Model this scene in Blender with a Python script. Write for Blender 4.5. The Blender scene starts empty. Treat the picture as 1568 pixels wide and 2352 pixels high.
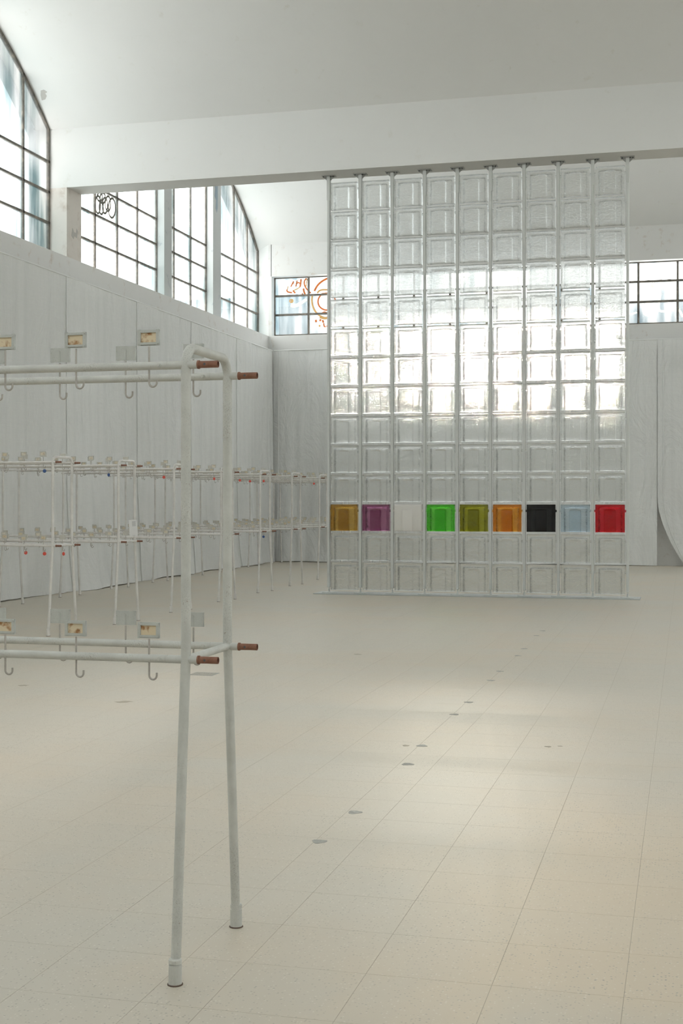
import bpy, bmesh, math, random
from mathutils import Vector, Matrix
random.seed(7)
S = bpy.context.scene
COL = S.collection

# ------------------------------------------------------------------ camera
FPX, HZ, YAW, CH = 3053.0, 1150.0, math.radians(14.5), 1.5
cd = bpy.data.cameras.new('camera')
cd.sensor_fit = 'VERTICAL'; cd.sensor_height = 36.0
cd.lens = FPX / 2352 * 36
cd.shift_y = -(1176 - HZ) / 2352
cd.clip_start = 0.05; cd.clip_end = 300
cam = bpy.data.objects.new('camera', cd); COL.objects.link(cam)
cam.location = (0, 0, CH); cam.rotation_euler = (math.pi/2, 0, YAW)
S.camera = cam

# ------------------------------------------------------------------ sky, sun, exposure
W = bpy.data.worlds.new('overcast_sky'); S.world = W; W.use_nodes = True
bg = W.node_tree.nodes['Background']
bg.inputs[0].default_value = (0.985, 1.0, 0.99, 1); bg.inputs[1].default_value = 4.7
sl = bpy.data.lights.new('sun', 'SUN'); sl.energy = 4.5; sl.angle = math.radians(3.5); sl.color = (1.0, 0.86, 0.70)
so = bpy.data.objects.new('sun', sl); COL.objects.link(so)
EL = math.radians(14.0)
sdir = Vector((0.165*math.cos(EL), -0.9863*math.cos(EL), -math.sin(EL)))
so.rotation_euler = sdir.to_track_quat('-Z', 'Y').to_euler(); so.location = (-7, 56, 13)
vs = S.view_settings
vs.view_transform = 'Standard'; vs.look = 'None'; vs.exposure = 0.36; vs.gamma = 1.0; vs.use_curve_mapping = False
try:
    S.cycles.max_bounces = 10; S.cycles.transmission_bounces = 8; S.cycles.transparent_max_bounces = 16
    S.cycles.diffuse_bounces = 4; S.cycles.glossy_bounces = 3; S.cycles.sample_clamp_indirect = 2.2
except Exception:
    pass

# dimensions of the hall (metres)
XW = 10.05            # inner face of side walls
XG = 10.38            # glazing plane of side windows
YB, YR = 31.6, -1.75  # far wall, rear wall
SILL, SPRING, RISE = 5.6, 7.75, 2.0
BEAM_Z = 6.76
BAYS = [(21.0, 31.75), (9.7, 20.45), (-1.6, 9.15)]
BEAMS = [(20.45, 21.0), (9.15, 9.7)]

# ------------------------------------------------------------------ helpers
def tag(o, label=None, cat=None, group=None, kind=None):
    if label: o['label'] = label
    if cat: o['category'] = cat
    if group: o['group'] = group
    if kind: o['kind'] = kind
    return o
def link(o, parent=None):
    COL.objects.link(o)
    if parent is not None: o.parent = parent
    return o
def empty(name, loc=(0, 0, 0), rz=0):
    o = bpy.data.objects.new(name, None); o.empty_display_size = .1
    o.location = loc; o.rotation_euler = (0, 0, rz); return link(o)
class MB:
    def __init__(s): s.v = []; s.f = []; s.m = []; s.sm = []
    def add(s, vs, fs, mi=0, smooth=False):
        n = len(s.v); s.v += [tuple(p) for p in vs]
        for f in fs: s.f.append([i+n for i in f]); s.m.append(mi); s.sm.append(smooth)
        return s
    def box(s, x0, x1, y0, y1, z0, z1, mi=0):
        vs = [(x, y, z) for z in (z0, z1) for y in (y0, y1) for x in (x0, x1)]
        return s.add(vs, [(0,2,3,1),(4,5,7,6),(0,1,5,4),(2,6,7,3),(0,4,6,2),(1,3,7,5)], mi)
    def prism(s, pts, ax, a, b, mi=0):
        """polygon pts in the plane perpendicular to ax, swept from a to b"""
        def P(p, t):
            return (t, p[0], p[1]) if ax == 'x' else ((p[0], t, p[1]) if ax == 'y' else (p[0], p[1], t))
        n = len(pts); vs = [P(p, a) for p in pts] + [P(p, b) for p in pts]
        fs = [tuple(range(n))[::-1], tuple(range(n, 2*n))] + [(i, (i+1) % n, n+(i+1) % n, n+i) for i in range(n)]
        return s.add(vs, fs, mi)
    def tube(s, path, r, seg=12, mi=0, caps=True, rs=None):
        path = [Vector(p) for p in path]; n = len(path)
        T = []
        for i in range(n):
            a = path[max(i-1, 0)]; b = path[min(i+1, n-1)]; T.append((b-a).normalized())
        up = Vector((0, 0, 1)) if abs(T[0].z) < .9 else Vector((1, 0, 0))
        N = (up - T[0]*up.dot(T[0])).normalized(); vs = []
        for i in range(n):
            if i:
                q = T[i-1].rotation_difference(T[i]); N = q @ N
                N = (N - T[i]*N.dot(T[i])).normalized()
            B = T[i].cross(N); rr = rs[i] if rs else r
            for k in range(seg):
                t = 2*math.pi*k/seg; vs.append(path[i] + (N*math.cos(t)+B*math.sin(t))*rr)
        fs = [(i*seg+k, i*seg+(k+1) % seg, (i+1)*seg+(k+1) % seg, (i+1)*seg+k) for i in range(n-1) for k in range(seg)]
        s.add(vs, fs, mi, True)
        if caps:
            s.add(vs[:seg], [tuple(range(seg))[::-1]], mi); s.add(vs[-seg:], [tuple(range(seg))], mi)
        return s
    def lathe(s, prof, seg=20, c=(0, 0, 0), mi=0):
        """profile (r,z) around a vertical axis at c"""
        vs = [(c[0]+r*math.cos(2*math.pi*k/seg), c[1]+r*math.sin(2*math.pi*k/seg), c[2]+z) for r, z in prof for k in range(seg)]
        n = len(prof)
        fs = [(i*seg+k, i*seg+(k+1) % seg, (i+1)*seg+(k+1) % seg, (i+1)*seg+k) for i in range(n-1) for k in range(seg)]
        s.add(vs, fs, mi, False)
        s.add(vs[:seg], [tuple(range(seg))[::-1]], mi); s.add(vs[-seg:], [tuple(range(seg))], mi)
        return s
    def mesh(s, name, mats):
        me = bpy.data.meshes.new(name); me.from_pydata(s.v, [], s.f)
        for m in (mats if isinstance(mats, (list, tuple)) else [mats]): me.materials.append(m)
        me.polygons.foreach_set('material_index', s.m); me.polygons.foreach_set('use_smooth', s.sm)
        me.update(); return me
    def build(s, name, mats, parent=None, loc=(0, 0, 0)):
        o = bpy.data.objects.new(name, s.mesh(name, mats)); o.location = loc; return link(o, parent)
def inst(name, me, parent=None, loc=(0, 0, 0), rot=(0, 0, 0), scale=None):
    o = bpy.data.objects.new(name, me); o.location = loc; o.rotation_euler = rot
    if scale: o.scale = scale
    return link(o, parent)
def bevel_mesh(me, w, seg=2):
    bm = bmesh.new(); bm.from_mesh(me); bmesh.ops.remove_doubles(bm, verts=bm.verts, dist=1e-6)
    bmesh.ops.recalc_face_normals(bm, faces=bm.faces)
    bmesh.ops.bevel(bm, geom=list(bm.edges), offset=w, segments=seg, profile=.5, affect='EDGES')
    bm.to_mesh(me); bm.free(); me.update(); return me

# ------------------------------------------------------------------ materials
def mat(name, col=(.8, .8, .8), rough=.6, metal=0.0, spec=.5):
    m = bpy.data.materials.new(name); m.use_nodes = True
    b = m.node_tree.nodes['Principled BSDF']
    b.inputs['Base Color'].default_value = (*col, 1); b.inputs['Roughness'].default_value = rough
    b.inputs['Metallic'].default_value = metal; b.inputs['Specular IOR Level'].default_value = spec
    return m
class NT:
    def __init__(s, m): s.m = m; s.t = m.node_tree; s.n = s.t.nodes; s.l = s.t.links; s.b = s.n.get('Principled BSDF'); s.out = s.n['Material Output']
    def new(s, typ, **kw):
        n = s.n.new(typ)
        for k, v in kw.items(): setattr(n, k, v)
        return n
    def put(s, sock, v):
        if hasattr(v, 'is_linked') or hasattr(v, 'links'): s.l.new(v, sock)
        else:
            if hasattr(sock.default_value, '__len__') and not hasattr(v, '__len__'): v = (v,)*len(sock.default_value)
            if hasattr(v, '__len__') and len(v) == 3 and len(sock.default_value) == 4: v = (*v, 1)
            sock.default_value = v
    def pos(s): return s.new('ShaderNodeNewGeometry').outputs['Position']
    def obj(s): return s.new('ShaderNodeTexCoord').outputs['Object']
    def rnd(s): return s.new('ShaderNodeObjectInfo').outputs['Random']
    def mapping(s, v, scale=(1, 1, 1), loc=(0, 0, 0)):
        n = s.new('ShaderNodeMapping'); s.l.new(v, n.inputs['Vector']); s.put(n.inputs['Scale'], scale); s.put(n.inputs['Location'], loc); return n.outputs[0]
    def noise(s, v, scale, detail=4, rough=.55, dist=0):
        n = s.new('ShaderNodeTexNoise'); s.l.new(v, n.inputs['Vector'])
        n.inputs['Scale'].default_value = scale; n.inputs['Detail'].default_value = detail
        n.inputs['Roughness'].default_value = rough; n.inputs['Distortion'].default_value = dist; return n.outputs['Fac']
    def vor(s, v, scale, out='Distance'):
        n = s.new('ShaderNodeTexVoronoi'); s.l.new(v, n.inputs['Vector']); n.inputs['Scale'].default_value = scale; return n.outputs[out]
    def ramp(s, v, stops):
        n = s.new('ShaderNodeValToRGB'); s.put(n.inputs[0], v); e = n.color_ramp.elements
        while len(e) < len(stops): e.new(.5)
        for i, (p, c) in enumerate(stops):
            e[i].position = p; e[i].color = (c, c, c, 1) if not hasattr(c, '__len__') else (*c, 1)
        return n.outputs[0]
    def mix(s, f, a, b, typ='MIX'):
        n = s.new('ShaderNodeMix'); n.data_type = 'RGBA'; n.blend_type = typ
        s.put(n.inputs[0], f); s.put(n.inputs[6], a); s.put(n.inputs[7], b); return n.outputs[2]
    def math(s, op, a, b=0.0):
        n = s.new('ShaderNodeMath', operation=op); s.put(n.inputs[0], a); s.put(n.inputs[1], b); return n.outputs[0]
    def bump(s, h, strength=.3, dist=.01, sock=None):
        n = s.new('ShaderNodeBump'); s.put(n.inputs['Height'], h); n.inputs['Strength'].default_value = strength; n.inputs['Distance'].default_value = dist
        s.l.new(n.outputs[0], sock or s.b.inputs['Normal']); return n.outputs[0]
    def color(s, c): s.put(s.b.inputs['Base Color'], c)

def plaster(name, base, stain, lo, hi, rough=.75):
    m = mat(name, base, rough, spec=.3); t = NT(m); p = t.pos()
    n1 = t.noise(p, .55, 3, .6); n2 = t.noise(p, 5.0, 4, .65); n3 = t.noise(t.mapping(p, (3, 3, .35)), 1.2, 2, .6)
    c = t.mix(t.ramp(n1, [(.35, 0), (.7, .35)]), base, tuple(x*.93 for x in base))
    f = t.math('MULTIPLY', t.ramp(n2, [(lo, 0), (hi, 1)]), t.ramp(n3, [(.42, 0), (.62, 1)]))
    c = t.mix(f, c, stain); t.color(c)
    t.bump(n2, .12, .01); return m
M = {}
M['vault'] = plaster('vault_plaster', (.80, .795, .775), (.70, .68, .62), .62, .8)
M['wall'] = plaster('wall_plaster', (.80, .79, .77), (.58, .49, .41), .56, .76)
M['reveal'] = plaster('reveal_plaster', (.74, .69, .64), (.50, .42, .36), .5, .7)
M['exterior'] = mat('exterior_render', (.42, .45, .48), .9)
M["peel"] = mat("bare_mortar", (.50, .48, .45), .9)
M['bluepaint'] = mat('old_blue_paint', (.30, .36, .42), .7)

def steel_bar():
    m = mat('rusty_glazing_steel', (.13, .12, .105), .6); t = NT(m); p = t.pos()
    t.color(t.ramp(t.noise(p, 9, 6, .7), [(.35, (.085, .08, .07)), (.55, (.17, .15, .125)), (.75, (.32, .27, .21))])); return m
M['bar'] = steel_bar()
m = mat('grey_mullion_paint', (.52, .56, .57), .55); t = NT(m)
t.color(t.mix(t.ramp(t.noise(t.pos(), 4, 6, .7), [(.6, 0), (.68, 1)]), (.56, .575, .57), (.40, .43, .45))); M['mullion'] = m

def pane_mat(name, dirty, tr, fwd=0):
    m = bpy.data.materials.new(name); m.use_nodes = True; t = NT(m); t.n.remove(t.b)
    p = t.pos()
    st = t.noise(t.mapping(p, (2.2, 2.2, .25)), 1.6, 2, .6)
    sp = t.noise(p, .9, 1, .5)
    f = t.math('MULTIPLY', t.ramp(st, [(.38, 0), (.66, 1)]), t.ramp(sp, [(.35, .1), (.65, 1)]))
    c = t.mix(f, (.98, .982, .98), dirty)
    a = t.new('ShaderNodeBsdfTransparent'); b = t.new('ShaderNodeBsdfTranslucent'); g = t.new('ShaderNodeBsdfGlossy')
    t.put(a.inputs[0], c); t.put(b.inputs[0], c); g.inputs['Roughness'].default_value = .25
    x = t.new('ShaderNodeMixShader'); x.inputs[0].default_value = tr
    t.l.new(a.outputs[0], x.inputs[1]); t.l.new(b.outputs[0], x.inputs[2])
    if fwd:
        rf = t.new('ShaderNodeBsdfRefraction'); t.put(rf.inputs['Color'], c); rf.inputs['Roughness'].default_value = .45; rf.inputs['IOR'].default_value = 1.12
        w = t.new('ShaderNodeMixShader'); w.inputs[0].default_value = fwd
        t.l.new(x.outputs[0], w.inputs[1]); t.l.new(rf.outputs[0], w.inputs[2]); x = w
    y = t.new('ShaderNodeMixShader'); y.inputs[0].default_value = .04
    t.l.new(x.outputs[0], y.inputs[1]); t.l.new(g.outputs[0], y.inputs[2])
    t.l.new(y.outputs[0], t.out.inputs['Surface']); return m
M['pane'] = pane_mat('wired_frosted_glass', (.43, .52, .53), .12)
m = bpy.data.materials.new('plain_frosted_glass'); m.use_nodes = True; t = NT(m); t.n.remove(t.b)
a_ = t.new('ShaderNodeBsdfTransparent'); b_ = t.new('ShaderNodeBsdfTranslucent'); t.put(a_.inputs[0], (.85, .87, .87)); t.put(b_.inputs[0], (.85, .87, .87))
x = t.new('ShaderNodeMixShader'); x.inputs[0].default_value = .12; t.l.new(a_.outputs[0], x.inputs[1]); t.l.new(b_.outputs[0], x.inputs[2]); t.l.new(x.outputs[0], t.out.inputs['Surface']); M['pane_plain'] = m
M['pane_back'] = pane_mat('dirty_blue_glass', (.40, .48, .52), .12, .14)

def floor_mat():
    m = mat('terrazzo', (.64, .6, .52), .45, spec=.5); t = NT(m); p = t.pos()
    big = t.noise(t.mapping(p, (.55, .8, 1)), .62, 3, .6, .6)
    mid = t.noise(p, 1.7, 3, .65)
    c = t.mix(t.ramp(big, [(.42, 0), (.62, .6)]), (.545, .50, .425), (.565, .48, .375))
    c = t.mix(t.ramp(mid, [(.4, 0), (.75, .5)]), c, (.52, .495, .435))
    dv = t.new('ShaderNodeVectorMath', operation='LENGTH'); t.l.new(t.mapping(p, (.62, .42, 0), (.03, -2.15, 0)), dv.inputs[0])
    sun_tint = t.ramp(t.math('ADD', t.math('MULTIPLY', dv.outputs['Value'], .55), t.math('MULTIPLY', t.noise(t.mapping(p, (1, .5, 1)), 1.1, 3, .6, .5), .75)), [(.60, 1), (.80, 0)])  # warm patch of sunlight on the near floor, painted into the tile colour
    c = t.mix(t.math('MULTIPLY', sun_tint, .6), c, (.62, .51, .375))
    ch = t.vor(t.mapping(p, (1, 1, 0)), 85)
    cell = t.vor(t.mapping(p, (1, 1, 0)), 85, 'Color')
    sep = t.new('ShaderNodeSeparateColor'); t.l.new(cell, sep.inputs[0])
    on = t.math('MULTIPLY', t.math('LESS_THAN', ch, .30), t.math('GREATER_THAN', sep.outputs[0], .72))
    dens = t.ramp(t.noise(p, 1.1, 3, .6), [(.3, .25), (.65, .9)])
    chip = t.mix(sep.outputs[1], (.30, .29, .25), (.40, .35, .30))
    c = t.mix(t.math('MULTIPLY', on, dens), c, chip)
    lt = t.math('MULTIPLY', t.math('LESS_THAN', ch, .28), t.math('LESS_THAN', sep.outputs[0], .2))
    c = t.mix(t.math('MULTIPLY', lt, .5), c, (.70, .66, .58))
    scuff = t.ramp(t.noise(t.mapping(p, (.6, 3.0, 1)), 2.2, 4, .6), [(.60, 0), (.9, .14)])
    c = t.mix(scuff, c, (.42, .38, .32)); t.color(c)
    t.b.inputs['Roughness'].default_value = .48
    return m
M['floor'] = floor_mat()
M['joint'] = mat('floor_joint', (.40, .355, .29), .9)
m = mat('grey_plug', (.36, .35, .32), .7); t = NT(m)
t.color(t.ramp(t.noise(t.pos(), 30, 4, .7), [(.3, (.25, .245, .23)), (.7, (.44, .43, .39))])); M['plug'] = m

def rackpaint(name, base, chip, dens):
    m = mat(name, base, .42, spec=.4); t = NT(m); p = t.obj()
    n = t.noise(p, 150, 4, .7); b = t.noise(p, 3.2, 4, .6, .4); q = t.noise(p, 260, 2); g = t.noise(p, 9, 5, .65)
    f = t.math('MULTIPLY', t.ramp(n, [(dens, 0), (dens+.05, 1)]), t.ramp(b, [(.45, .1), (.62, .9)]))
    c = t.mix(t.ramp(g, [(.38, 0), (.72, .75)]), base, tuple(x*.78 for x in base))
    c = t.mix(t.math('MULTIPLY', t.ramp(q, [(.52, 0), (.66, .55)]), t.ramp(b, [(.46, 0), (.62, 1)])), c, (.33, .33, .31))
    c = t.mix(f, c, chip); t.color(c); t.bump(t.math('ADD', n, g), .15, .003); return m
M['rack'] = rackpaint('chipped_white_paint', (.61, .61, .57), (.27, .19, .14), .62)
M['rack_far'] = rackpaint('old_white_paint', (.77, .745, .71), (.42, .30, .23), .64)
def rust(name, a, b, rough=.65, metal=.3):
    m = mat(name, a, rough, metal); t = NT(m); n = t.noise(t.obj(), 60, 6, .7)
    t.color(t.ramp(n, [(.3, a), (.7, b)])); t.bump(n, .2, .003); return m
M['rust'] = rust('rusty_steel', (.20, .085, .05), (.30, .15, .10))
M['darkrust'] = rust('dark_rust', (.10, .07, .055), (.18, .12, .09))
M['hook'] = rust('worn_hook_steel', (.40, .37, .34), (.52, .49, .45), .5, .2)
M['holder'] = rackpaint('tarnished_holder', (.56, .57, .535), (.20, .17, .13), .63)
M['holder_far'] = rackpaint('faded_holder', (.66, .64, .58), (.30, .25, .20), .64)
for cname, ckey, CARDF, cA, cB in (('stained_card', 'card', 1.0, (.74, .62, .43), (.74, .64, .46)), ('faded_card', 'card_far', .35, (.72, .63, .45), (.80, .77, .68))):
    m = mat(cname, (.7, .58, .4), .8); t = NT(m); p = t.obj()
    off = t.new('ShaderNodeVectorMath', operation='ADD'); t.l.new(p, off.inputs[0])
    cmb = t.new('ShaderNodeCombineXYZ'); rr = t.rnd(); t.l.new(t.math('MULTIPLY', rr, 37.0), cmb.inputs[0]); t.l.new(t.math('MULTIPLY', rr, 11.0), cmb.inputs[2]); t.l.new(cmb.outputs[0], off.inputs[1])
    st = t.noise(off.outputs[0], 38, 3, .5)
    base = t.mix(t.math('FRACT', t.math('MULTIPLY', rr, 7.3)), cA, cB)
    t.color(t.mix(t.math('MULTIPLY', t.ramp(st, [(.50, 0), (.64, 1)]), CARDF), base, t.mix(t.ramp(st, [(.64, 0), (.76, 1)]), (.40, .20, .08), (.12, .07, .04)))); M[ckey] = m

def cloth():
    m = bpy.data.materials.new('thin_white_cloth'); m.use_nodes = True; t = NT(m); p = t.obj()
    wv = t.noise(t.mapping(p, (60, 60, 4)), 1.0, 3); wr = t.noise(t.mapping(p, (1.2, 1.2, .5)), 1.4, 5, .6, .8); we = t.noise(t.mapping(p, (4, 4, 60)), 1.0, 3)
    shade_bands = t.noise(t.mapping(p, (5.5, 5.5, .06)), 1.0, 3, .5)
    c = t.mix(t.ramp(shade_bands, [(.48, 0), (.72, .8)]), (.92, .92, .905), (.84, .845, .83))  # soft vertical shadow bands painted into the cloth colour
    c = t.mix(t.ramp(t.math('ADD', t.math('MULTIPLY', wv, .5), t.math('MULTIPLY', we, .5)), [(.42, 0), (.62, .28)]), c, (.80, .805, .79))
    t.color(c); t.b.inputs['Roughness'].default_value = .9; t.b.inputs['Specular IOR Level'].default_value = .1
    h = t.math('ADD', t.math('MULTIPLY', wr, 1.0), t.math('MULTIPLY', wv, .006))
    t.bump(h, .8, .13)
    tl = t.new('ShaderNodeBsdfTranslucent'); t.put(tl.inputs[0], (.9, .9, .88))
    x = t.new('ShaderNodeMixShader'); x.inputs[0].default_value = .15
    t.l.new(t.b.outputs[0], x.inputs[1]); t.l.new(tl.outputs[0], x.inputs[2]); t.l.new(x.outputs[0], t.out.inputs['Surface']); return m
M['cloth'] = cloth()
M['cable'] = mat('white_cable', (.85, .85, .83), .5)

def glass(name, col, clear=.0, rough=.0, bumps=.8, absorb=None):
    m = bpy.data.materials.new(name); m.use_nodes = True; t = NT(m); b = t.b; p = t.obj()
    off = t.new('ShaderNodeVectorMath', operation='ADD'); t.l.new(p, off.inputs[0])
    cmb = t.new('ShaderNodeCombineXYZ'); r = t.rnd(); t.l.new(t.math('MULTIPLY', r, 50.0), cmb.inputs[0]); t.l.new(t.math('MULTIPLY', r, 23.0), cmb.inputs[2]); t.l.new(cmb.outputs[0], off.inputs[1])
    v = off.outputs[0]
    b.inputs['Base Color'].default_value = (*col, 1); b.inputs['Roughness'].default_value = rough
    b.inputs['Transmission Weight'].default_value = 1.0; b.inputs['IOR'].default_value = 1.46
    h = t.math('ADD', t.math('MULTIPLY', t.noise(v, 55, 2, .55, 1.2), .5), t.noise(v, 10, 2, .5))
    t.bump(h, bumps, .016)
    if absorb:
        mx = max(absorb)*1.02; va = t.new('ShaderNodeVolumeAbsorption'); va.inputs['Density'].default_value = mx
        va.inputs['Color'].default_value = (*[1-x/mx for x in absorb], 1); t.l.new(va.outputs[0], t.out.inputs['Volume'])
    if clear > 0:
        tr = t.new('ShaderNodeBsdfTransparent'); t.put(tr.inputs[0], (.97, .985, .975))
        x = t.new('ShaderNodeMixShader'); x.inputs[0].default_value = clear
        t.l.new(b.outputs[0], x.inputs[1]); t.l.new(tr.outputs[0], x.inputs[2]); t.l.new(x.outputs[0], t.out.inputs['Surface'])
    return m
M['clear'] = glass('clear_cast_glass', (.99, .995, .99), .3)
GL = [('amber', (6, 11, 28), 'brown amber'), ('plum', (9.5, 20, 13.5), 'plum purple'), ('white', None, 'opaque white'),
      ('green', (22, 4.5, 32), 'bright green'), ('olive', (11, 11, 45), 'olive green'), ('orange', (3.5, 13, 40), 'orange amber'),
      ('black', (60, 58, 55), 'black'), ('blue', (4.8, 3.1, 2.0), 'pale blue'), ('red', (5, 55, 45), 'deep red')]
for k, c, _ in GL:
    if c: M['g_'+k] = glass('cast_glass_'+k, (.98, .98, .98), 0.0, absorb=c)
m = mat('opal_white_glass', (.93, .91, .88), .2); t = NT(m); tl = t.new('ShaderNodeBsdfTranslucent'); t.put(tl.inputs[0], (.95, .93, .90)); x = t.new('ShaderNodeMixShader'); x.inputs[0].default_value = .45
t.l.new(t.b.outputs[0], x.inputs[1]); t.l.new(tl.outputs[0], x.inputs[2]); t.l.new(x.outputs[0], t.out.inputs['Surface']); M['g_white'] = m
m = mat('satin_grey_steel', (.66, .67, .65), .4, .0); M['post'] = m
M['bracket'] = mat('bracket_steel', (.40, .40, .38), .4, .6)
M['bolt'] = mat('dark_bolt', (.10, .10, .10), .5, .5)
M['plate'] = mat('brushed_base_steel', (.52, .54, .54), .32, .7)

# ------------------------------------------------------------------ floor: slab, terrazzo tiles, plugs
fl = MB().box(-11, 11, -2.6, 32.6, -.35, -.0006).build('floor', M['joint']); tag(fl, kind='structure')
xs = [-1.58 - .4*k for k in range(23)][::-1] + [-1.38 + .4*k for k in range(29)]
ys = [-1.9 + .4*k for k in range(85)]
sn, cs = math.sin(YAW), math.cos(YAW)
def project(x, y, z):
    d = -x*sn + y*cs
    return (784 + FPX*(x*cs+y*sn)/d, HZ - FPX*(z-CH)/d, d) if d > .3 else None
cand = []; rest = []
for i in range(len(xs)-1):
    for j in range(len(ys)-1):
        q = (xs[i], xs[i+1], ys[j], ys[j+1])
        pr = [project(x, y, 0) for x in q[:2] for y in q[2:]]
        if all(pr) and any(-20 < a[0] < 1590 and a[1] < 2380 for a in pr): cand.append((sum(a[2] for a in pr), q))
        else: rest.append(q)
cand.sort(); near = [q for _, q in cand[:300]]; rest += [q for _, q in cand[300:]]
G = .0007
tm = {}
for q in near:
    w = round(q[1]-q[0], 3)
    if w not in tm:
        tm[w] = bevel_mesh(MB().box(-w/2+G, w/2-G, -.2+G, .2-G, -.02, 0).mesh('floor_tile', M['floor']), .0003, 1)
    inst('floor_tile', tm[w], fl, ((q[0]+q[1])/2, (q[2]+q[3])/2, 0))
b = MB()
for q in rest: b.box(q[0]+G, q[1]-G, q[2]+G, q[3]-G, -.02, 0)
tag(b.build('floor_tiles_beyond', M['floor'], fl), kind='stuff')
for k, (x, y) in enumerate([(-1.56, 5.64), (-1.54, 6.21), (-1.53, 7.42), (-1.56, 8.0), (-1.57, 9.23), (-1.56, 9.81), (-1.57, 11.05), (-1.58, 11.66), (-1.57, 12.88), (-1.58, 13.5), (-1.6, 14.84), (-1.59, 15.41)]):
    seg = 18; pb = MB(); pts = []
    for i in range(seg):
        a = 2*math.pi*i/seg; r = .034*(1+.14*math.sin(3*a+k)+.08*random.uniform(-1, 1)); pts.append((x+r*math.cos(a), y+r*math.sin(a)))
    pb.prism(pts, 'z', -.004, .0008); pb.build('floor_plug', M['plug'], fl)

dg = MB().box(-4.14, -3.92, 10.74, 10.94, -.01, .001).build('drain_grate', M['plug'], fl)
for k in range(7): MB().box(-4.125+.028*k, -4.113+.028*k, 10.755, 10.925, .0009, .0016).build('drain_slot', M['joint'], dg)
for cx, cy, rr in ((-4.05, 9.19, .07), (-.81, 8.16, .03), (-.74, 8.2, .018), (-1.66, 7.98, .03), (-3.1, 12.6, .05), (-5.2, 9.8, .05)):
    pts = [(cx+rr*random.uniform(.5, 1.1)*math.cos(2*math.pi*i/11), cy+.8*rr*random.uniform(.5, 1.1)*math.sin(2*math.pi*i/11)) for i in range(11)]
    MB().prism(pts, 'z', -.004, .0007).build('floor_chip', M['joint'], fl)

# ------------------------------------------------------------------ ceiling: vaults, beams, walls
HC = (BAYS[0][1]-BAYS[0][0])/2
RV = (HC*HC + RISE*RISE)/(2*RISE)
def arch_z(y, bay, off=0.0):
    c = (bay[0]+bay[1])/2
    return SPRING + math.sqrt(max((RV-off)**2 - (y-c)**2, 0)) - (RV-RISE)
vaults = []
for bay in BAYS:
    b = MB(); n = 40; vs = []
    for i in range(n+1):
        y = bay[0] + (bay[1]-bay[0])*i/n
        z = arch_z(y, bay)
        vs += [(-11.3, y, z), (11.3, y, z), (-11.3, y, z+.25), (11.3, y, z+.25)]
    for i in range(n):
        a, c = 4*i, 4*(i+1)
        b.add([vs[a], vs[a+1], vs[c], vs[c+1]], [(0, 2, 3, 1)], 0, True)
        b.add([vs[a+2], vs[a+3], vs[c+2], vs[c+3]], [(0, 1, 3, 2)], 0, True)
    bm_me = b.mesh('ceiling', M['vault'])
    bm = bmesh.new(); bm.from_mesh(bm_me); bmesh.ops.remove_doubles(bm, verts=bm.verts, dist=1e-5); bm.to_mesh(bm_me); bm.free()
    vaults.append(tag(inst('ceiling', bm_me), kind='structure'))
for (a, c) in BEAMS:
    b = MB().box(-11.3, 11.3, a, c, BEAM_Z, SPRING+.3)
    tag(bevel_mesh and b.build('ceiling_beam', M['vault']), kind='structure')
# side walls below the sill, piers between the windows
for sgn, side in ((-1, 'left'), (1, 'right')):
    b = MB()
    x0, x1 = sorted((sgn*XW, sgn*10.9))
    b.box(x0, x1, YR-.6, YB+.6, -.05, SILL)
    w = b.build('wall_'+side, M['wall']); tag(w, kind='structure')
    p = MB()
    for (a, c) in BEAMS: p.box(x0, x1, a, c, SILL, BEAM_Z)
    p.build('pier', M['reveal'], w)
    # corner piers at both ends
    q = MB()
    q.prism([(sgn*10.9, 31.75), (sgn*XG, 31.75), (sgn*XW, YB), (sgn*9.97, YB), (sgn*9.97, 32.2), (sgn*10.9, 32.2)], 'z', SILL, 8.2)
    q.prism([(sgn*10.9, YR-.6), (sgn*10.9, -1.6), (sgn*XW, -1.6), (sgn*9.97, YR), (sgn*9.97, YR-.6)], 'z', SILL, 8.2)
    q.build('corner_pier', M['wall'], w)
    # outer arch rim beyond the glass, slightly lower than the vault
    r = MB()
    for bay in BAYS:
        n = 32; pts_i = []; pts_o = []
        for i in range(n+1):
            y = bay[0] + (bay[1]-bay[0])*i/n; yi = bay[0]+.25 + (bay[1]-bay[0]-.5)*i/n
            pts_i.append((yi, arch_z(yi, bay, .30))); pts_o.append((y, arch_z(y, bay)+.1))
        for i in range(n):
            r.prism([pts_i[i], pts_i[i+1], pts_o[i+1], pts_o[i]], 'x', sgn*10.62, sgn*11.2)
        for yy in ((bay[0], bay[0]+.25), (bay[1]-.25, bay[1])):
            r.box(*sorted((sgn*10.62, sgn*10.9)), yy[0], yy[1], SILL, 7.75)
    r.build('outer_arch', M['exterior'], w)
# end walls
for (y0, y1, side) in ((YB, YB+.6, 'back'), (YR-.6, YR, 'rear')):
    b = MB().box(-10.9, 10.9, y0, y1, -.05, SILL)
    b.box(-9.985, 9.985, y0, y1, 7.08, 8.2)
    w = b.build('wall_'+side, M['wall']); tag(w, kind='structure')
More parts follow.
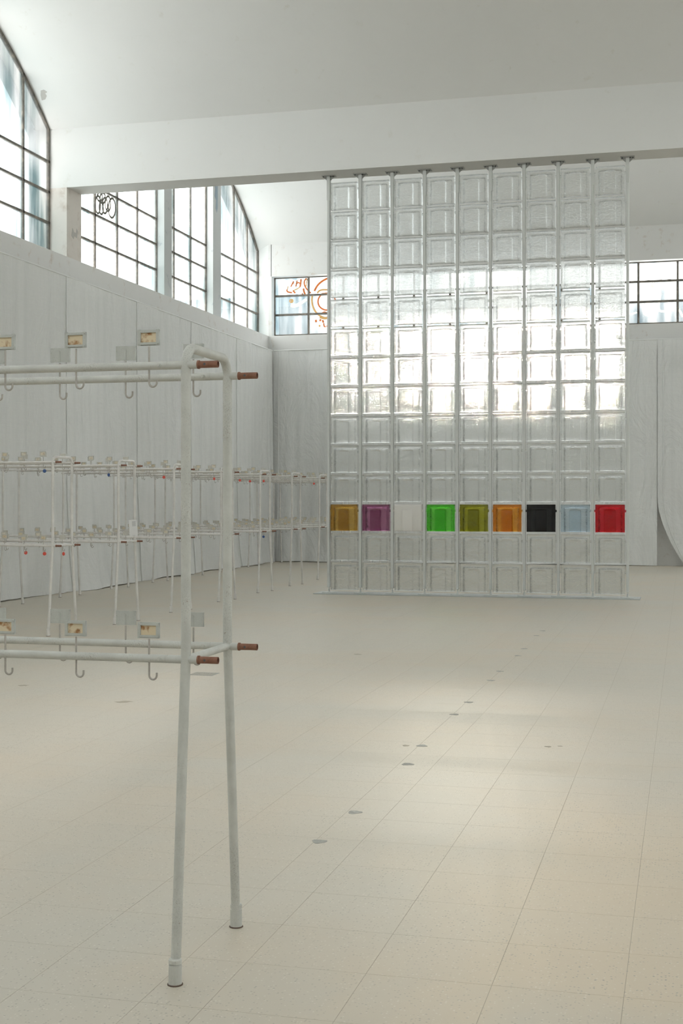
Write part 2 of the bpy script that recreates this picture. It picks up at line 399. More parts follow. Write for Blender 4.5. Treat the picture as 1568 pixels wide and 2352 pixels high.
# fallen plaster patches
def blob(name, pts, fn, m, parent):
    n = len(pts); vs = [fn(p, .0) for p in pts] + [fn(p, .004) for p in pts]
    MB().add(vs, [tuple(range(n)), tuple(range(n, 2*n))[::-1]] + [(i, (i+1) % n, n+(i+1) % n, n+i) for i in range(n)]).build(name, m, parent)
bB = BAYS[1]
blob('peeled_patch', [(-10.22, 19.85), (-10.16, 19.84), (-10.12, 19.88), (-10.17, 19.90), (-10.16, 19.94), (-10.21, 19.99), (-10.28, 20.0), (-10.26, 19.92)],
     lambda p, o: (p[0], p[1], arch_z(p[1], bB)-.002-o), M['peel'], vaults[1])
blob('peeled_patch', [(20.62, 5.98), (20.70, 5.94), (20.74, 6.0), (20.82, 5.98), (20.86, 6.1), (20.82, 6.14), (20.80, 6.06), (20.72, 6.06), (20.66, 6.12)],
     lambda p, o: (-XW+.001+o, p[0], p[1]), M['peel'], bpy.data.objects['wall_left'])

# ------------------------------------------------------------------ windows
def add_pane(b_or_none, name, pts, ax, at, th, m, parent):
    return MB().prism(pts, ax, at, at+th).build(name, m, parent)
wi = [0]
def lunette(sgn, bay, verts, mulls, detail):
    wi[0] += 1
    y0, y1 = bay; X = sgn*XG
    root = empty('window_%d' % wi[0], (0, 0, 0)); tag(root, kind='structure')
    hz = [6.175, 6.69, 7.2]; z0 = SILL-.05
    top = lambda y: arch_z(min(max(y, y0+.02), y1-.02), bay) - .015
    allv = sorted([y0] + verts + [y1])
    bars = MB(); BW = .022
    def bar(name, pa, pb, w=BW):
        d = Vector((0, pb[0]-pa[0], pb[1]-pa[1])); L = d.length; d.normalize(); nrm = Vector((0, -d.z, d.y))*w
        a = Vector((X, *pa)); c = Vector((X, *pb)); vs = []
        for q in (a, c):
            for sx in (-.025, .025):
                for k in (-1, 1): vs.append(q + nrm*k + Vector((sx, 0, 0)))
        fs = [(0,1,3,2),(4,6,7,5),(0,4,5,1),(2,3,7,6),(0,2,6,4),(1,5,7,3)]
        if detail: MB().add(vs, fs).build(name, M['bar'], root)
        else: bars.add(vs, fs)
    for y in allv:
        yy = min(max(y, y0+.03), y1-.03); bar('glazing_bar', (yy, z0), (yy, top(y)), BW if y0 < y < y1 else .018)
    for a, c in zip(allv[:-1], allv[1:]):
        bar('arch_bar', (a, top(a)), (c, top(c)), .03)
    skip = [(m0, m1) for m0, m1 in mulls]
    segs = []
    cur = y0
    for m0, m1 in skip: segs.append((cur, m0)); cur = m1
    segs.append((cur, y1))
    for a, c in segs:
        for z in hz: bar('glazing_bar', (a, z), (c, z), .02)
    for m0, m1 in mulls:
        b = MB(); xx = sorted((sgn*10.2, sgn*10.5)); b.prism([(m0, z0), (m1, z0), (m1, top(m1)), (m0, top(m0))], 'x', xx[0], xx[1])
        b.build('mullion', M['mullion'], root)
    rows = [z0] + hz
    pane_all = MB()
    for a, c in zip(allv[:-1], allv[1:]):
        if any(abs(a-m0) < .06 and abs(c-m1) < .06 for m0, m1 in mulls): continue
        if c-a < .1: continue
        for k in range(4):
            if k < 3: pts = [(a, rows[k]), (c, rows[k]), (c, rows[k+1]), (a, rows[k+1])]
            else: pts = [(a, rows[3]), (c, rows[3]), (c, top(c)), (a, top(a))]
            if detail: MB().prism(pts, 'x', X-.003, X+.003).build('pane', M['pane'], root)
            else: pane_all.prism(pts, 'x', X-.003, X+.003)
    if not detail:
        bars.build('glazing_bars', M['bar'], root); pane_all.build('panes', M['pane_plain'], root)
    return root
VA = [22.23, 23.21, 24.16, 25.13, 25.54, 26.07, 27.05, 27.99, 28.52, 28.9, 29.9, 30.89]
MA = [(25.13, 25.54), (28.0, 28.52)]
wA = lunette(-1, BAYS[0], VA, MA, True)
VB = [v-11.3-.06 for v in VA]; MBm = [(a-11.36, c-11.36) for a, c in MA]
VC = [v-22.6-.06 for v in VA]; MC = [(a-22.66, c-22.66) for a, c in MA]
wB = lunette(-1, BAYS[1], VB, MBm, True)
lunette(-1, BAYS[2], VC, MC, False)
for bay, V, m_ in ((BAYS[0], VA, MA), (BAYS[1], VB, MBm), (BAYS[2], VC, MC)): lunette(1, bay, V, m_, False)  # unseen right wall windows, assumed for light from that side
# peeling blue paint on the second mullion
blob('paint_flake', [(28.06, 9.0), (28.30, 9.0), (28.30, 8.1), (28.24, 7.98), (28.16, 8.06), (28.2, 8.25), (28.1, 8.32), (28.15, 8.5), (28.06, 8.6), (28.14, 8.78)],
     lambda p, o: (-10.199+o, p[0], p[1]), M['bluepaint'], wA)

def strip_window(Y, sgn, detail):
    wi[0] += 1
    root = empty('window_%d' % wi[0]); tag(root, kind='structure')
    xsb = [-9.97 + .8905*k for k in range(23)]; xsb[-1] = 9.62
    zs = [5.63, 6.145, 6.62, 7.08]
    bars = MB()
    def bx(name, *a):
        if detail: MB().box(*a).build(name, M['bar'], root)
        else: bars.box(*a)
    for k, x in enumerate(xsb): bx('glazing_bar', x-.024, x+.024, Y-.025, Y+.025, SILL, 7.08)
    for z in zs: bx('glazing_bar', xsb[0], xsb[-1], Y-.022, Y+.022, z-.024 if z != 5.63 else SILL, z+.024)
    al = MB()
    for a, c in zip(xsb[:-1], xsb[1:]):
        for z0, z1 in zip(zs[:-1], zs[1:]):
            if detail: MB().box(a, c, Y-.003, Y+.003, z0, z1).build('pane', M['pane_back'], root)
            else: al.box(a, c, Y-.003, Y+.003, z0, z1)
    if not detail: al.build('panes', M['pane_plain'], root); bars.build('glazing_bars', M['bar'], root)
    # closing end of the opening on the far side
    MB().box(9.64, 10.0, min(Y, Y+sgn*.3)-.15, max(Y, Y+sgn*.3)+.15, SILL, 7.08).build('jamb', M['wall'], root)
    return root
wK = strip_window(31.85, 1, True)
strip_window(YR-.3, -1, False)  # unseen rear window, assumed for light from behind

# building added outside to dim and blue the dirty panes of the far wall
M['facade'] = mat('pale_blue_render', (.065, .08, .09), .9); M['dark_pane'] = mat('facade_glass', (.03, .035, .04), .3)
nb = empty('added_building', (-8, 60, 0)); tag(nb, 'pale blue-grey building added outside to dim the far wall windows', 'building')
MB().box(-42, 42, 0, 10, 0, 10.6).build('facade', M['facade'], nb)
MB().box(-42.2, 42.2, -.3, 10.2, 10.6, 11.1).build('cornice', M['facade'], nb)
wme = MB().box(-.7, .7, -.04, .02, 0, 1.8).mesh('window', M['dark_pane'])
for i in range(24):
    inst('window', wme, nb, (-40+3.4*i, 0, 7.4))

# graffiti strokes on the glass
def paint(name, col):
    m = bpy.data.materials.new(name); m.use_nodes = True; t = NT(m); t.color(col)
    tl = t.new('ShaderNodeBsdfTranslucent'); t.put(tl.inputs[0], col); x = t.new('ShaderNodeMixShader'); x.inputs[0].default_value = .75 if col[2] > .8 else .15
    t.l.new(t.b.outputs[0], x.inputs[1]); t.l.new(tl.outputs[0], x.inputs[2]); t.l.new(x.outputs[0], t.out.inputs['Surface']); return m
M['gr_o'] = paint('orange_spray', (.72, .19, .03)); M['gr_y'] = paint('yellow_spray', (.74, .45, .16)); M['gr_w'] = paint('white_spray', (.92, .92, .9)); M['gr_k'] = paint('grey_spray', (.16, .15, .12)); M['gr_b'] = paint('beige_spray', (.62, .58, .48))
def plane_at(u, v, ax, val):
    r = (u-784)/FPX; dx, dy = -sn + r*cs, cs + r*sn
    d = val/dx if ax == 'x' else val/dy
    return Vector((d*dx, d*dy, CH + (HZ-v)/FPX*d))
def stroke(pts, m, ax, val, parent, r):
    """sprayed line: thin flat ribbon lying on the pane, through points on the glazing plane"""
    P = [plane_at(u, v, ax, val) for u, v in pts]
    if len(P) > 2:
        Q = []
        for i in range(len(P)-1):
            p0, p1, p2, p3 = P[max(i-1, 0)], P[i], P[i+1], P[min(i+2, len(P)-1)]
            for k in range(5):
                t = k/5; Q.append(.5*((2*p1)+(p2-p0)*t+(2*p0-5*p1+4*p2-p3)*t*t+(3*p1-p0-3*p2+p3)*t**3))
        P = Q + [P[-1]]
    b = MB().tube(P, r, 6)
    k = 0 if ax == 'x' else 1
    b.v = [tuple((val + (c-val)*.15 if i == k else c) for i, c in enumerate(v)) for v in b.v]
    b.build('graffiti_stroke', m, parent)
def ell(cx, cy, rx, ry, a0=0, a1=360, n=16):
    return [(cx+rx*math.cos(math.radians(a0+(a1-a0)*i/n)), cy+ry*math.sin(math.radians(a0+(a1-a0)*i/n))) for i in range(n+1)]
XS = -XG+.012
for e in (ell(225, 470, 6, 20), ell(229, 452, 6, 10), ell(236, 455, 6, 12), ell(233, 476, 5, 16), ell(241, 472, 6, 18), ell(248, 468, 6, 17), ell(257, 478, 8, 22)):
    stroke(e, M['gr_k'], 'x', XS, wA, .024)
YS = 31.85-.012
def Z(pts): return [(590+x/8.25, 580+y/8.25) for x, y in pts]   # strokes read from an enlargement of the back window
for pts, mm, r in [([(640, 650), (660, 610), (690, 550), (680, 600)], 'gr_o', .022), ([(735, 645), (755, 560), (760, 530)], 'gr_o', .022), ([(745, 590), (790, 570), (820, 600)], 'gr_o', .022), ([(815, 650), (830, 560), (832, 505)], 'gr_o', .03),
    ([(690, 720), (760, 690), (820, 650)], 'gr_y', .018), ([(565, 700), (575, 740), (620, 755), (665, 760)], 'gr_o', .025), ([(680, 720), (725, 770)], 'gr_o', .028), ([(590, 640), (575, 700)], 'gr_y', .015),
    ([(880, 680), (890, 740), (915, 800)], 'gr_o', .03), ([(850, 775), (880, 810)], 'gr_o', .022), ([(940, 490), (900, 540), (900, 610), (940, 690), (1020, 770)], 'gr_o', .025), ([(950, 500), (935, 600), (925, 660)], 'gr_y', .018),
    ([(1085, 730), (1150, 620), (1240, 540), (1345, 490), (1430, 480)], 'gr_o', .035), ([(1140, 770), (1200, 715), (1345, 705), (1450, 720)], 'gr_y', .03), ([(1200, 800), (1250, 775), (1345, 785)], 'gr_o', .022),
    (ell(1320, 930, 165, 160, 0, 360, 22), 'gr_o', .024), (ell(1330, 900, 290, 340, 100, 200, 14), 'gr_y', .028), ([(1230, 1150), (1280, 1130), (1330, 1150)], 'gr_o', .024), ([(1190, 1220), (1270, 1245), (1345, 1235)], 'gr_y', .04),
    (ell(650, 918, 32, 30, 0, 360, 14), 'gr_y', .016), (ell(655, 920, 12, 12, 0, 360, 8), 'gr_y', .014), ([(640, 1000), (700, 1010), (790, 985), (940, 890)], 'gr_w', .05),
    ([(1100, 1300), (1135, 1295)], 'gr_o', .04), ([(1185, 1275), (1215, 1290)], 'gr_o', .035), ([(1240, 1280), (1260, 1330)], 'gr_o', .03), ([(1265, 1340), (1270, 1390), (1300, 1410)], 'gr_o', .022), ([(1320, 1385), (1335, 1395)], 'gr_o', .03), ([(1170, 1385), (1200, 1392)], 'gr_y', .03)]:
    stroke(Z(pts), M[mm], 'y', YS, wK, r*(.75 if mm != 'gr_w' else 1))
def Z2(pts): return [(1100+x/3.35, 340+y/3.35) for x, y in pts]
for pts, r in [([(1258, 1090), (1262, 1250), (1290, 1285), (1340, 1275), (1380, 1250)], .03), ([(1398, 990), (1392, 1130), (1385, 1250), (1500, 1245)], .03), ([(1300, 1010), (1330, 1060), (1360, 1115)], .025), ([(1345, 1020), (1310, 1140)], .03),
               ([(1462, 1000), (1465, 1110)], .04), ([(1165, 1280), (1215, 1265)], .025), ([(1535, 1240), (1568, 1300)], .03)]:
    stroke(Z2(pts), M['gr_w'], 'y', YS, wK, r)

# ------------------------------------------------------------------ cloth hangings along the walls
def hanging(name, p0, p1, nrm, seed, curl=0.0, top=5.2, seam=True):
    """pleated cloth from p0 to p1 (floor points); nrm points into the room"""
    R = random.Random(seed)
    p0 = Vector((*p0, 0)); p1 = Vector((*p1, 0)); d = p1-p0; L = d.length; d.normalize(); nrm = Vector((*nrm, 0))
    nx, nz = int(L/.045), 44; vs = []
    ph = [(R.uniform(0, 6.28), R.uniform(.8, 1.6)*2*math.pi/L, .035) for _ in range(2)] + [(R.uniform(0, 6.28), R.uniform(5, 9)*2*math.pi/L, .008) for _ in range(2)] + [(R.uniform(0, 6.28), R.uniform(18, 30)*2*math.pi/L, .0025) for _ in range(2)]
    hem = [R.uniform(0, 6.28) for _ in range(3)]
    for j in range(nz+1):
        t = (j/nz)**1.25; z = t*top
        for i in range(nx+1):
            s = L*i/nx; w = 0
            for a, k, am in ph: w += am*math.sin(k*s + a + .25*math.sin(z*.9+a))
            w *= .35 + .65*(1-t)
            et = min(1, min(s, L-s)/.35); et = et*et*(3-2*et); w *= et
            bil = (.10 + .06*et)*(1-t)**5 * (1+.6*et*math.sin(1.3*s+hem[0]))
            dia = et*max(0, 1-z/3.4)*(.022*math.sin(3.2*s + 2.4*z + hem[1]) + .012*math.sin(6.1*s - 3.3*z + hem[2]) + .007*math.sin(11*s + 6.0*z + hem[0]))
            zz = z if j else .004+.008*(1+math.sin(2.1*s+hem[2]))
            gather = .045*math.exp(-(L-s)/.55)*math.sin(s*34+2*math.sin(s*7))*(.4+.6*min(1, (5.2-z)/1.5)) if curl < 0 else 0
            sh = curl*max(0, 1-z/1.55)**1.7*math.exp(-s/.9) if curl > 0 else 0
            p = p0 + d*(s+sh) + nrm*(w + bil + dia + gather + .10)
            vs.append((p.x, p.y, zz))
    o0 = Vector(((p0.x+p1.x)/2, (p0.y+p1.y)/2, 0))
    vs = [(x-o0.x, y-o0.y, z) for x, y, z in vs]
    fs = [(j*(nx+1)+i, j*(nx+1)+i+1, (j+1)*(nx+1)+i+1, (j+1)*(nx+1)+i) for j in range(nz) for i in range(nx)]
    o = MB().add(vs, fs, 0, True).build(name, M['cloth'], None, o0)
    off = nrm*.012
    MB().tube([Vector(vs[j*(nx+1)+3]) + off for j in range(nz+1)], .009, 6).build('hem', M['cable'], o)
    return o
ORD = ['first', 'second', 'third', 'fourth', 'fifth', 'sixth', 'seventh']
ye = [31.34, 28.6, 25.7, 22.9, 20.0, 17.1, 14.3]
for k in range(6):
    o = hanging('wall_cloth', (-9.99, ye[k+1]-.03), (-9.99, ye[k]), (1, 0), 20+k, curl=-1 if k == 0 else 0)
    tag(o, 'thin white cloth below the arched windows, %s one from the curtained corner' % ORD[k], 'curtain', 'cloths hung along the arched window wall')
bx_ = [-9.82, -7.4, -5.0, -2.7, -.66]
for i in range(len(bx_)-1):
    o = hanging('wall_cloth', (bx_[i]-.05, 31.52), (bx_[i+1]+.03, 31.52), (0, -1), 60+i)
    if i == len(bx_)-2: tag(o, 'white far-wall cloth with a straight edge beside the floor gap', 'curtain', 'cloths hung along the far wall')
    else: tag(o, 'thin white cloth on the far wall, %s one from the curtained corner' % ORD[i], 'curtain', 'cloths hung along the far wall')
o = hanging('wall_cloth', (-.62, 31.50), (2.6, 31.50), (0, -1), 90, curl=.62)
tag(o, 'white far-wall cloth with its bottom corner swept back from a floor gap', 'curtain', 'cloths hung along the far wall')
c = MB().tube([(-9.89, 14.2, 5.21), (-9.89, 31.40, 5.21)], .014, 8).build('cloth_cable', M['cable']); tag(c, 'taut white cable carrying the cloths along the arched window wall', 'cable')
c = MB().tube([(-9.85, 31.42, 5.21), (9.9, 31.42, 5.21)], .014, 8).build('cloth_cable', M['cable']); tag(c, 'taut white cable carrying the cloths along the far wall', 'cable')

# ------------------------------------------------------------------ coat racks
RT, RR = .0158, .0132       # frame tube and rail radii
ZU, ZL = 1.93, .997         # rail heights
YU = .197; YF = .289        # half distances of uprights and feet
def arc(c, r, a0, a1, n, x=0):
    return [(x, c[0]+r*math.cos(math.radians(a0+(a1-a0)*i/n)), c[1]+r*math.sin(math.radians(a0+(a1-a0)*i/n))) for i in range(n+1)]
rc = .062
path = [(0, -YF, .012), (0, -YF+.004, .05), (0, -YU-.012, .90), (0, -YU-.001, 1.0), (0, -YU, 1.06), (0, -YU, ZU-.01)] + arc((-YU+rc, 1.988-rc), rc, 180, 90, 8) + arc((YU-rc, 1.988-rc), rc, 90, 0, 8) + [(0, YU, ZU-.01), (0, YU, 1.06), (0, YU+.001, 1.0), (0, YU+.012, .90), (0, YF-.004, .05), (0, YF, .012)]
def frame_me(m): return MB().tube(path, RT, 14).mesh('end_frame', m)
def cross_me(m): return MB().tube([(0, -YU, ZL), (0, YU, ZL)], RR, 12).mesh('crossbar', m)
def sleeve_me(m): return MB().lathe([(.0225, 0), (.021, .006), (.0205, .062), (.0165, .0635), (.0165, .066), (.0205, .067), (.0205, .078), (.0165, .082)], 18).lathe([(.0245, 0), (.0245, .0025), (.022, .004)], 18, mi=1).mesh('foot_sleeve', [m, M['darkrust']])
LEN = 2.72
def rail_me(m): return MB().tube([(-LEN-.03, 0, 0), (-.062, 0, 0)], RR, 12).tube([(-.0605, 0, 0), (.042, 0, 0)], RR, 12).tube([(-.064, 0, 0), (-.058, 0, 0)], RR-.0012, 12).mesh('rail', m)
stub = MB().tube([(.040, 0, 0), (.046, 0, 0)], .0138, 14)
stub.tube([(.044, 0, 0), (.108, 0, 0)], .0112, 14, caps=False)
vs_ = []; seg = 14
for x, r in ((.108, .0112), (.108, .0088), (.07, .0088)):
    for k_ in range(seg): vs_.append((x, r*math.cos(2*math.pi*k_/seg), r*math.sin(2*math.pi*k_/seg)))
stub.add(vs_, [(i*seg+k_, i*seg+(k_+1) % seg, (i+1)*seg+(k_+1) % seg, (i+1)*seg+k_) for i in range(2) for k_ in range(seg)], 0)
stub.add(vs_[-seg:], [tuple(range(seg))], 1)
stub.add([(.066+.004*math.cos(2*math.pi*k_/10), -.0114, .004*math.sin(2*math.pi*k_/10)) for k_ in range(10)], [tuple(range(10))], 1)
bolt_me = lambda m: MB().tube([(-.085, -RR+.002, 0), (-.085, -RR-.0025, 0)], .0065, 8).tube([(-.085, -RR-.002, 0), (-.085, -RR-.006, 0)], .0038, 6).mesh('bolt', m)
def hook_me(m, ysg):
    """rod through the rail, J at the bottom"""
    P = [(0, 0, .062), (0, 0, -.050)] + [(.013+.013*math.cos(math.radians(a)), 0, -.0535+.0135*math.sin(math.radians(a))) for a in range(180, 361, 22)] + [(.026, 0, -.045)]
    return MB().tube(P, .0034, 8).mesh('hook', m)
def holder_me(m, ysg):
    w, h, t_ = .0365, .025, .0022; zc = .09
    b = MB().box(-w, w, -t_, t_, zc-h, zc+h)
    yf = ysg*t_; yo = ysg*.0085
    def fr(x0, x1, z0, z1): b.box(x0, x1, min(yf, yo), max(yf, yo), z0, z1)
    fr(-w, w, zc+h-.0095, zc+h-.0025); fr(-w, w, zc-h+.0025, zc-h+.0095); fr(-w, -w+.010, zc-h, zc+h); fr(w-.010, w, zc-h, zc+h)
    for sx in (-1, 1):
        for sz in (-1, 1):
            b.tube([(sx*(w-.005), yo*.9, zc+sz*(h-.005)), (sx*(w-.005), yo+ysg*.002, zc+sz*(h-.005))], .0022, 6)
            b.tube([(sx*(w-.005), -yf*.9, zc+sz*(h-.005)), (sx*(w-.005), -yf-ysg*.0018, zc+sz*(h-.005))], .0020, 6)
    b.tube([(0, -yf-ysg*.0012, zc-h), (0, -yf-ysg*.0012, zc+h*.55)], .0027, 6)
    return b.mesh('label_holder', m)
def card_me(ysg, m):
    yf = ysg*.0022; yo = ysg*.0034
    return MB().box(-.027, .027, min(yf, yo), max(yf, yo), .09-.016, .09+.016).mesh('label_card', m)
KIT = {}
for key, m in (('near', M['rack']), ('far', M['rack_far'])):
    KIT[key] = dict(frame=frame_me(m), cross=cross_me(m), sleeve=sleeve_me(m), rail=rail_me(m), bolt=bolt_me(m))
stub_n = stub.mesh('pipe_stub', [M['rust'], M['bolt']])
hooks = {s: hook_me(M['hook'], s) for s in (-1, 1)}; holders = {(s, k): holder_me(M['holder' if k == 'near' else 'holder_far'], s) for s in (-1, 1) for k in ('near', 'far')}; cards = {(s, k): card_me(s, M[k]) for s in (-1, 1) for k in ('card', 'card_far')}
def rack(loc, rz, kit, label, group=None):
    K = KIT[kit]; R = random.Random(int(loc[1]*100))
    t = empty('coat_rack', loc, rz); tag(t, label, 'coat rack', group)
    for x in (0, -LEN):
        f = inst('end_frame', K['frame'], t, (x, 0, 0)); inst('crossbar', K['cross'], f)
        for s in (-1, 1): inst('foot_sleeve', K['sleeve'], f, (0, s*YF, 0))
    H = {}
    for s in (-1, 1):
        for z in (ZU, ZL):
            r = inst('rail', K['rail'], t, (0, s*YU, z)); inst('pipe_stub', stub_n, r); inst('bolt', K['bolt'], r)
            for k in range(10):
                jit = 0 if kit == 'near' else 1
                h = inst('hook', hooks[s], t, (-.125-.2535*k, s*YU, z + jit*R.uniform(-.012, .012)), (0, jit*R.uniform(-.04, .04), jit*R.uniform(-.12, .12)))
                inst('label_holder', holders[(s, kit)], h); inst('label_card', cards[(s, 'card' if kit == 'near' else 'card_far')], h); H[(s, z, k)] = h
    return t, H
rack((-1.531, 4.150, 0), 0, 'near', 'chipped white pipe coat rack standing alone in the open floor, ends rusty')
specs = [(-6.80, 13.44, 'white pipe coat rack carrying three red disc tags on its lower hooks'), (-6.66, 14.90, 'white pipe coat rack with a white paper sheet fixed to its upright'),
         (-6.65, 16.69, 'white pipe coat rack, first one past the rack with the paper sheet'), (-6.665, 18.61, 'white pipe coat rack, second one past the rack with the paper sheet'), (-6.695, 20.58, 'white pipe coat rack with several red and blue disc tags near its open end'),
         (-6.71, 22.43, 'white pipe coat rack, last but one before the glass block screen hides the row'), (-6.75, 24.40, 'white pipe coat rack, last one before the glass block screen hides the row'), (-6.78, 26.3, 'white pipe coat rack third from the far wall, half behind the glass screen'), (-6.80, 28.2, 'white pipe coat rack second from the far wall, half behind the glass screen'), (-6.82, 30.05, 'white pipe coat rack next to the far wall, half behind the glass screen')]
RH = []
for x, y, lb in specs:
    l = lb
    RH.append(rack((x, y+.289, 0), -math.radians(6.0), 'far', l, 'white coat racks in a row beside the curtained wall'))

# disc tags on hooks, paper sheet
M['red'] = mat('red_plastic', (.72, .10, .07), .4); M['dblue'] = mat('blue_plastic', (.05, .11, .30), .4)
def disc_me(m):
    b = MB(); n = 20
    b.tube([(0, -.002, 0), (0, .002, 0)], .021, n); b.tube([(0, -.0028, 0), (0, -.0019, 0)], .017, n)
    return b.mesh('disc_tag', m)
DM = {'red': disc_me(M['red']), 'dblue': disc_me(M['dblue'])}
ring_me = MB().tube([(.010*math.cos(a*math.pi/8), 0, .026+.010*math.sin(a*math.pi/8)) for a in range(17)], .0014, 6, caps=False).mesh('ring', M['hook'])
bpy.context.view_layer.update()
for ri, s, z, k, c, lb in [(0, 1, ZL, 0, 'red', 'red disc tag on the lower hooks of the rack before the paper sheet'), (0, 1, ZL, 1, 'red', 'red disc tag on the lower hooks of the rack before the paper sheet'), (0, 1, ZL, 2, 'red', 'red disc tag on the lower hooks of the rack before the paper sheet'),
        (0, 1, ZU, 1, 'dblue', 'blue disc tag on the upper rail of the rack with three red discs'), (1, 1, ZU, 1, 'dblue', 'blue disc tag on the upper rail of the rack with the paper sheet'), (2, 1, ZU, 1, 'red', 'single red disc tag on the rack just past the one with the paper sheet'),
        (3, -1, ZU, 0, 'red', 'single red disc tag on an upper hook, second rack past the paper sheet'), (4, -1, ZU, 1, 'red', 'red disc tag among several on the upper hooks of one far rack'), (4, 1, ZU, 1, 'red', 'red disc tag among several on the upper hooks of one far rack'),
        (4, 1, ZU, 0, 'red', 'red disc tag among several on the upper hooks of one far rack'), (6, -1, ZU, 0, 'red', 'single red disc tag on the last rack before the glass block screen'), (4, 1, ZL, 0, 'dblue', 'blue disc tag on a lower hook below the red discs')]:
    h = RH[ri][1][(s, z, k)]; p = h.matrix_world @ Vector((.013, 0, -.0985))
    o = inst('disc_tag', DM[c], None, p, (0, 0, random.uniform(-.4, .2))); inst('ring', ring_me, o)
    tag(o, lb, 'tag', 'disc tags hanging from hooks')
M['paper'] = mat('white_paper', (.86, .86, .85), .7); M['ink'] = mat('grey_print', (.50, .50, .50), .8)
t3 = RH[1][0]; pl = t3.matrix_world @ Vector((.0, YU-.0185, 1.052))
ps = bpy.data.objects.new('paper_sheet', MB().box(-.054, .054, -.0015, .0015, 0, .21).mesh('paper_sheet', M['paper'])); ps.location = pl + Vector((0, -.0, .002)); ps.rotation_euler = (0, math.radians(-4), 0); link(ps)
tag(ps, 'white paper sheet with a grey text block fixed to a coat rack upright', 'paper')
for i in range(9): MB().box(-.012, .036, -.0021, -.0014, .185-.007*i, .1885-.007*i).build('text_line', M['ink'], ps)
MB().box(-.016, .020, -.0021, -.0014, .012, .016).build('text_line', M['ink'], ps)

# ------------------------------------------------------------------ glass block screen
GX0, GP, GY = -5.59, .526, 20.80
GZ0, GR = .065, .4715
scr = empty('glass_block_screen', (GX0+4.5*GP, GY, 0))
tag(scr, 'tall screen of clear cast glass blocks in grey steel posts with one coloured row', 'glass screen')
ox = GX0+4.5*GP
bp = bevel_mesh(MB().box(-2.56, 2.56, -.26, .26, 0, .014).mesh('base_plate', M['plate']), .002, 1)
inst('base_plate', bp, scr)
post_me = bevel_mesh(MB().box(-.021, .021, -.035, .035, .10, BEAM_Z-.07).mesh('post', M['post']), .003, 1)
foot_me = MB().lathe([(.11, .0142), (.11, .022), (.02, .024), (.012, .04), (.012, .075), (.006, .08), (.006, .105)], 20).mesh('post_foot', M['post'])
br = MB().box(-.105, .105, -.07, .07, BEAM_Z-.016, BEAM_Z-.001).box(-.032, .032, -.045, .045, BEAM_Z-.36, BEAM_Z-.016)
br_me = br.mesh('ceiling_bracket', M['bracket'])
sleeve_me2 = MB().box(-.026, .026, -.04, .04, BEAM_Z-.40, BEAM_Z-.016).mesh('post_sleeve', M['post'])
brk_me = MB().box(-.105, .105, -.075, .075, BEAM_Z-.014, BEAM_Z-.001).prism([(-.10, BEAM_Z-.014), (-.026, BEAM_Z-.014), (-.026, BEAM_Z-.08)], 'y', -.006, .006).prism([(.10, BEAM_Z-.014), (.026, BEAM_Z-.014), (.026, BEAM_Z-.08)], 'y', -.006, .006).mesh('ceiling_bracket', M['bracket'])
bolt2 = MB().lathe([(.012, -.026), (.012, -.014)], 6, (0, 0, BEAM_Z)).mesh('bolt', M['bolt'])
for i in range(10):
    x = GX0+GP*i-ox
    p = inst('post', post_me, scr, (x, 0, 0)); inst('post_foot', foot_me, p); inst('post_sleeve', sleeve_me2, p); inst('ceiling_bracket', brk_me, p)
    for bx2, by2 in ((-.08, -.045), (.08, -.045), (-.05, .045), (.05, .045), (.04, -.055)): inst('bolt', bolt2, p, (bx2, by2, 0))
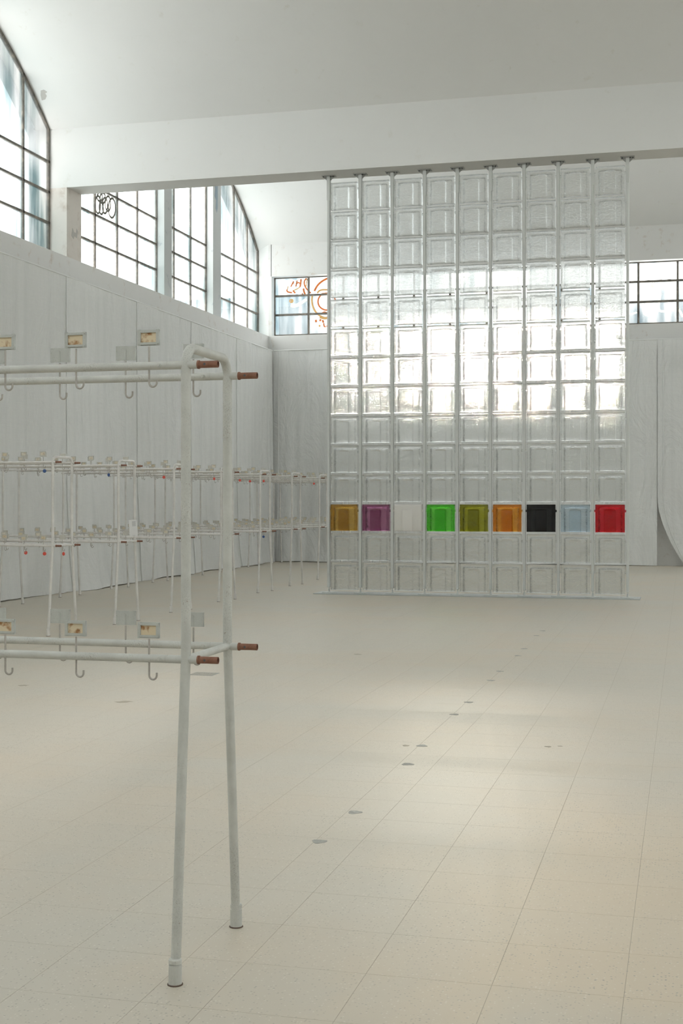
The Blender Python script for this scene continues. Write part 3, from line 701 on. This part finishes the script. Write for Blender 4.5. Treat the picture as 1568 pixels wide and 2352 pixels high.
def block_mesh(w, h, D, rib, name, m):
    def axis(half, feats):
        a = [-half, -half+.002, -half+.007, -half+.015]; a += feats; a += [half-.015, half-.007, half-.002, half]; return a
    xs_ = axis(w/2, [-.178, -.168, -.158, -.12, -.094, -.088, -.080, -.074, -.037, 0, .037, .074, .080, .088, .094, .12, .158, .168, .178])
    zs_ = axis(h/2, [-.15, -.10, -.05, 0, .05, .09, .108, .116, .124, .132, .140, .15, .162, .172, .182])
    def sm(a): a = min(max(a, 0), 1); return a*a*(3-2*a)
    def edge(x, z):
        e = min(w/2-abs(x), h/2-abs(z)); r = .015
        return r - math.sqrt(max(r*r-(r-min(e, r))**2, 0))
    def ribh(x, z):
        # arched central rib, rounded at its top corners
        cx = max(abs(x)-.060, 0); cz = max(z-.105, 0); dd = math.hypot(cx, cz)
        return rib*sm((.030-dd)/.008)
    def back(x, z):
        dx = .168-abs(x); dz = .165-z
        return .03*sm(min(dx, dz)/.016+.5) if min(dx, dz) > -.02 else 0
    front = []; bk = []
    for z in zs_:
        for x in xs_:
            e = edge(x, z); front.append((x, -(D/2 - e + ribh(x, z)*(1 if e < .012 else .6)), z)); bk.append((x, D/2 - e - back(x, z), z))
    nx, nz = len(xs_), len(zs_); N = nx*nz; fs = []
    for j in range(nz-1):
        for i in range(nx-1):
            a = j*nx+i; fs.append((a, a+1, a+nx+1, a+nx)); fs.append((N+a, N+a+nx, N+a+nx+1, N+a+1))
    for i in range(nx-1):
        fs.append((i, N+i, N+i+1, i+1)); t_ = (nz-1)*nx+i; fs.append((t_, t_+1, N+t_+1, N+t_))
    for j in range(nz-1):
        a = j*nx; fs.append((a, a+nx, N+a+nx, N+a)); a = j*nx+nx-1; fs.append((a, N+a, N+a+nx, a+nx))
    b = MB().add(front+bk, fs, 0, True)
    me = b.mesh(name, m)
    bm = bmesh.new(); bm.from_mesh(me); bmesh.ops.recalc_face_normals(bm, faces=bm.faces); bm.to_mesh(me); bm.free()
    return me
BWd, BH, BD = .444, .440, .12
clear_me = block_mesh(BWd, BH, BD, .05, 'glass_block', M['clear'])
def peg_me(m): return bevel_mesh(MB().box(-.012, .012, -.03, .03, -.018, .018).mesh('peg', m), .003, 1)
pegc = peg_me(M['clear'])
for r in range(14):
    for c in range(9):
        x = GX0+GP*(c+.5)-ox; z = GZ0 + GR*r + BH/2
        if r == 2:
            k, colr, word = GL[c]
            me = block_mesh(BWd, .425, BD, .05, 'glass_block', M['g_'+k]); o = inst('glass_block', me, scr, (x, 0, z)); pm = peg_me(M['g_'+k])
            o['label'] = word + (' glass block in the coloured row' if k != 'white' else ' glass block in the coloured row')
        else:
            o = inst('glass_block', clear_me, scr, (x, 0, z)); pm = pegc
        for s in (-1, 1): inst('peg', pm, o, (s*(BWd/2+.0095), 0, .112))
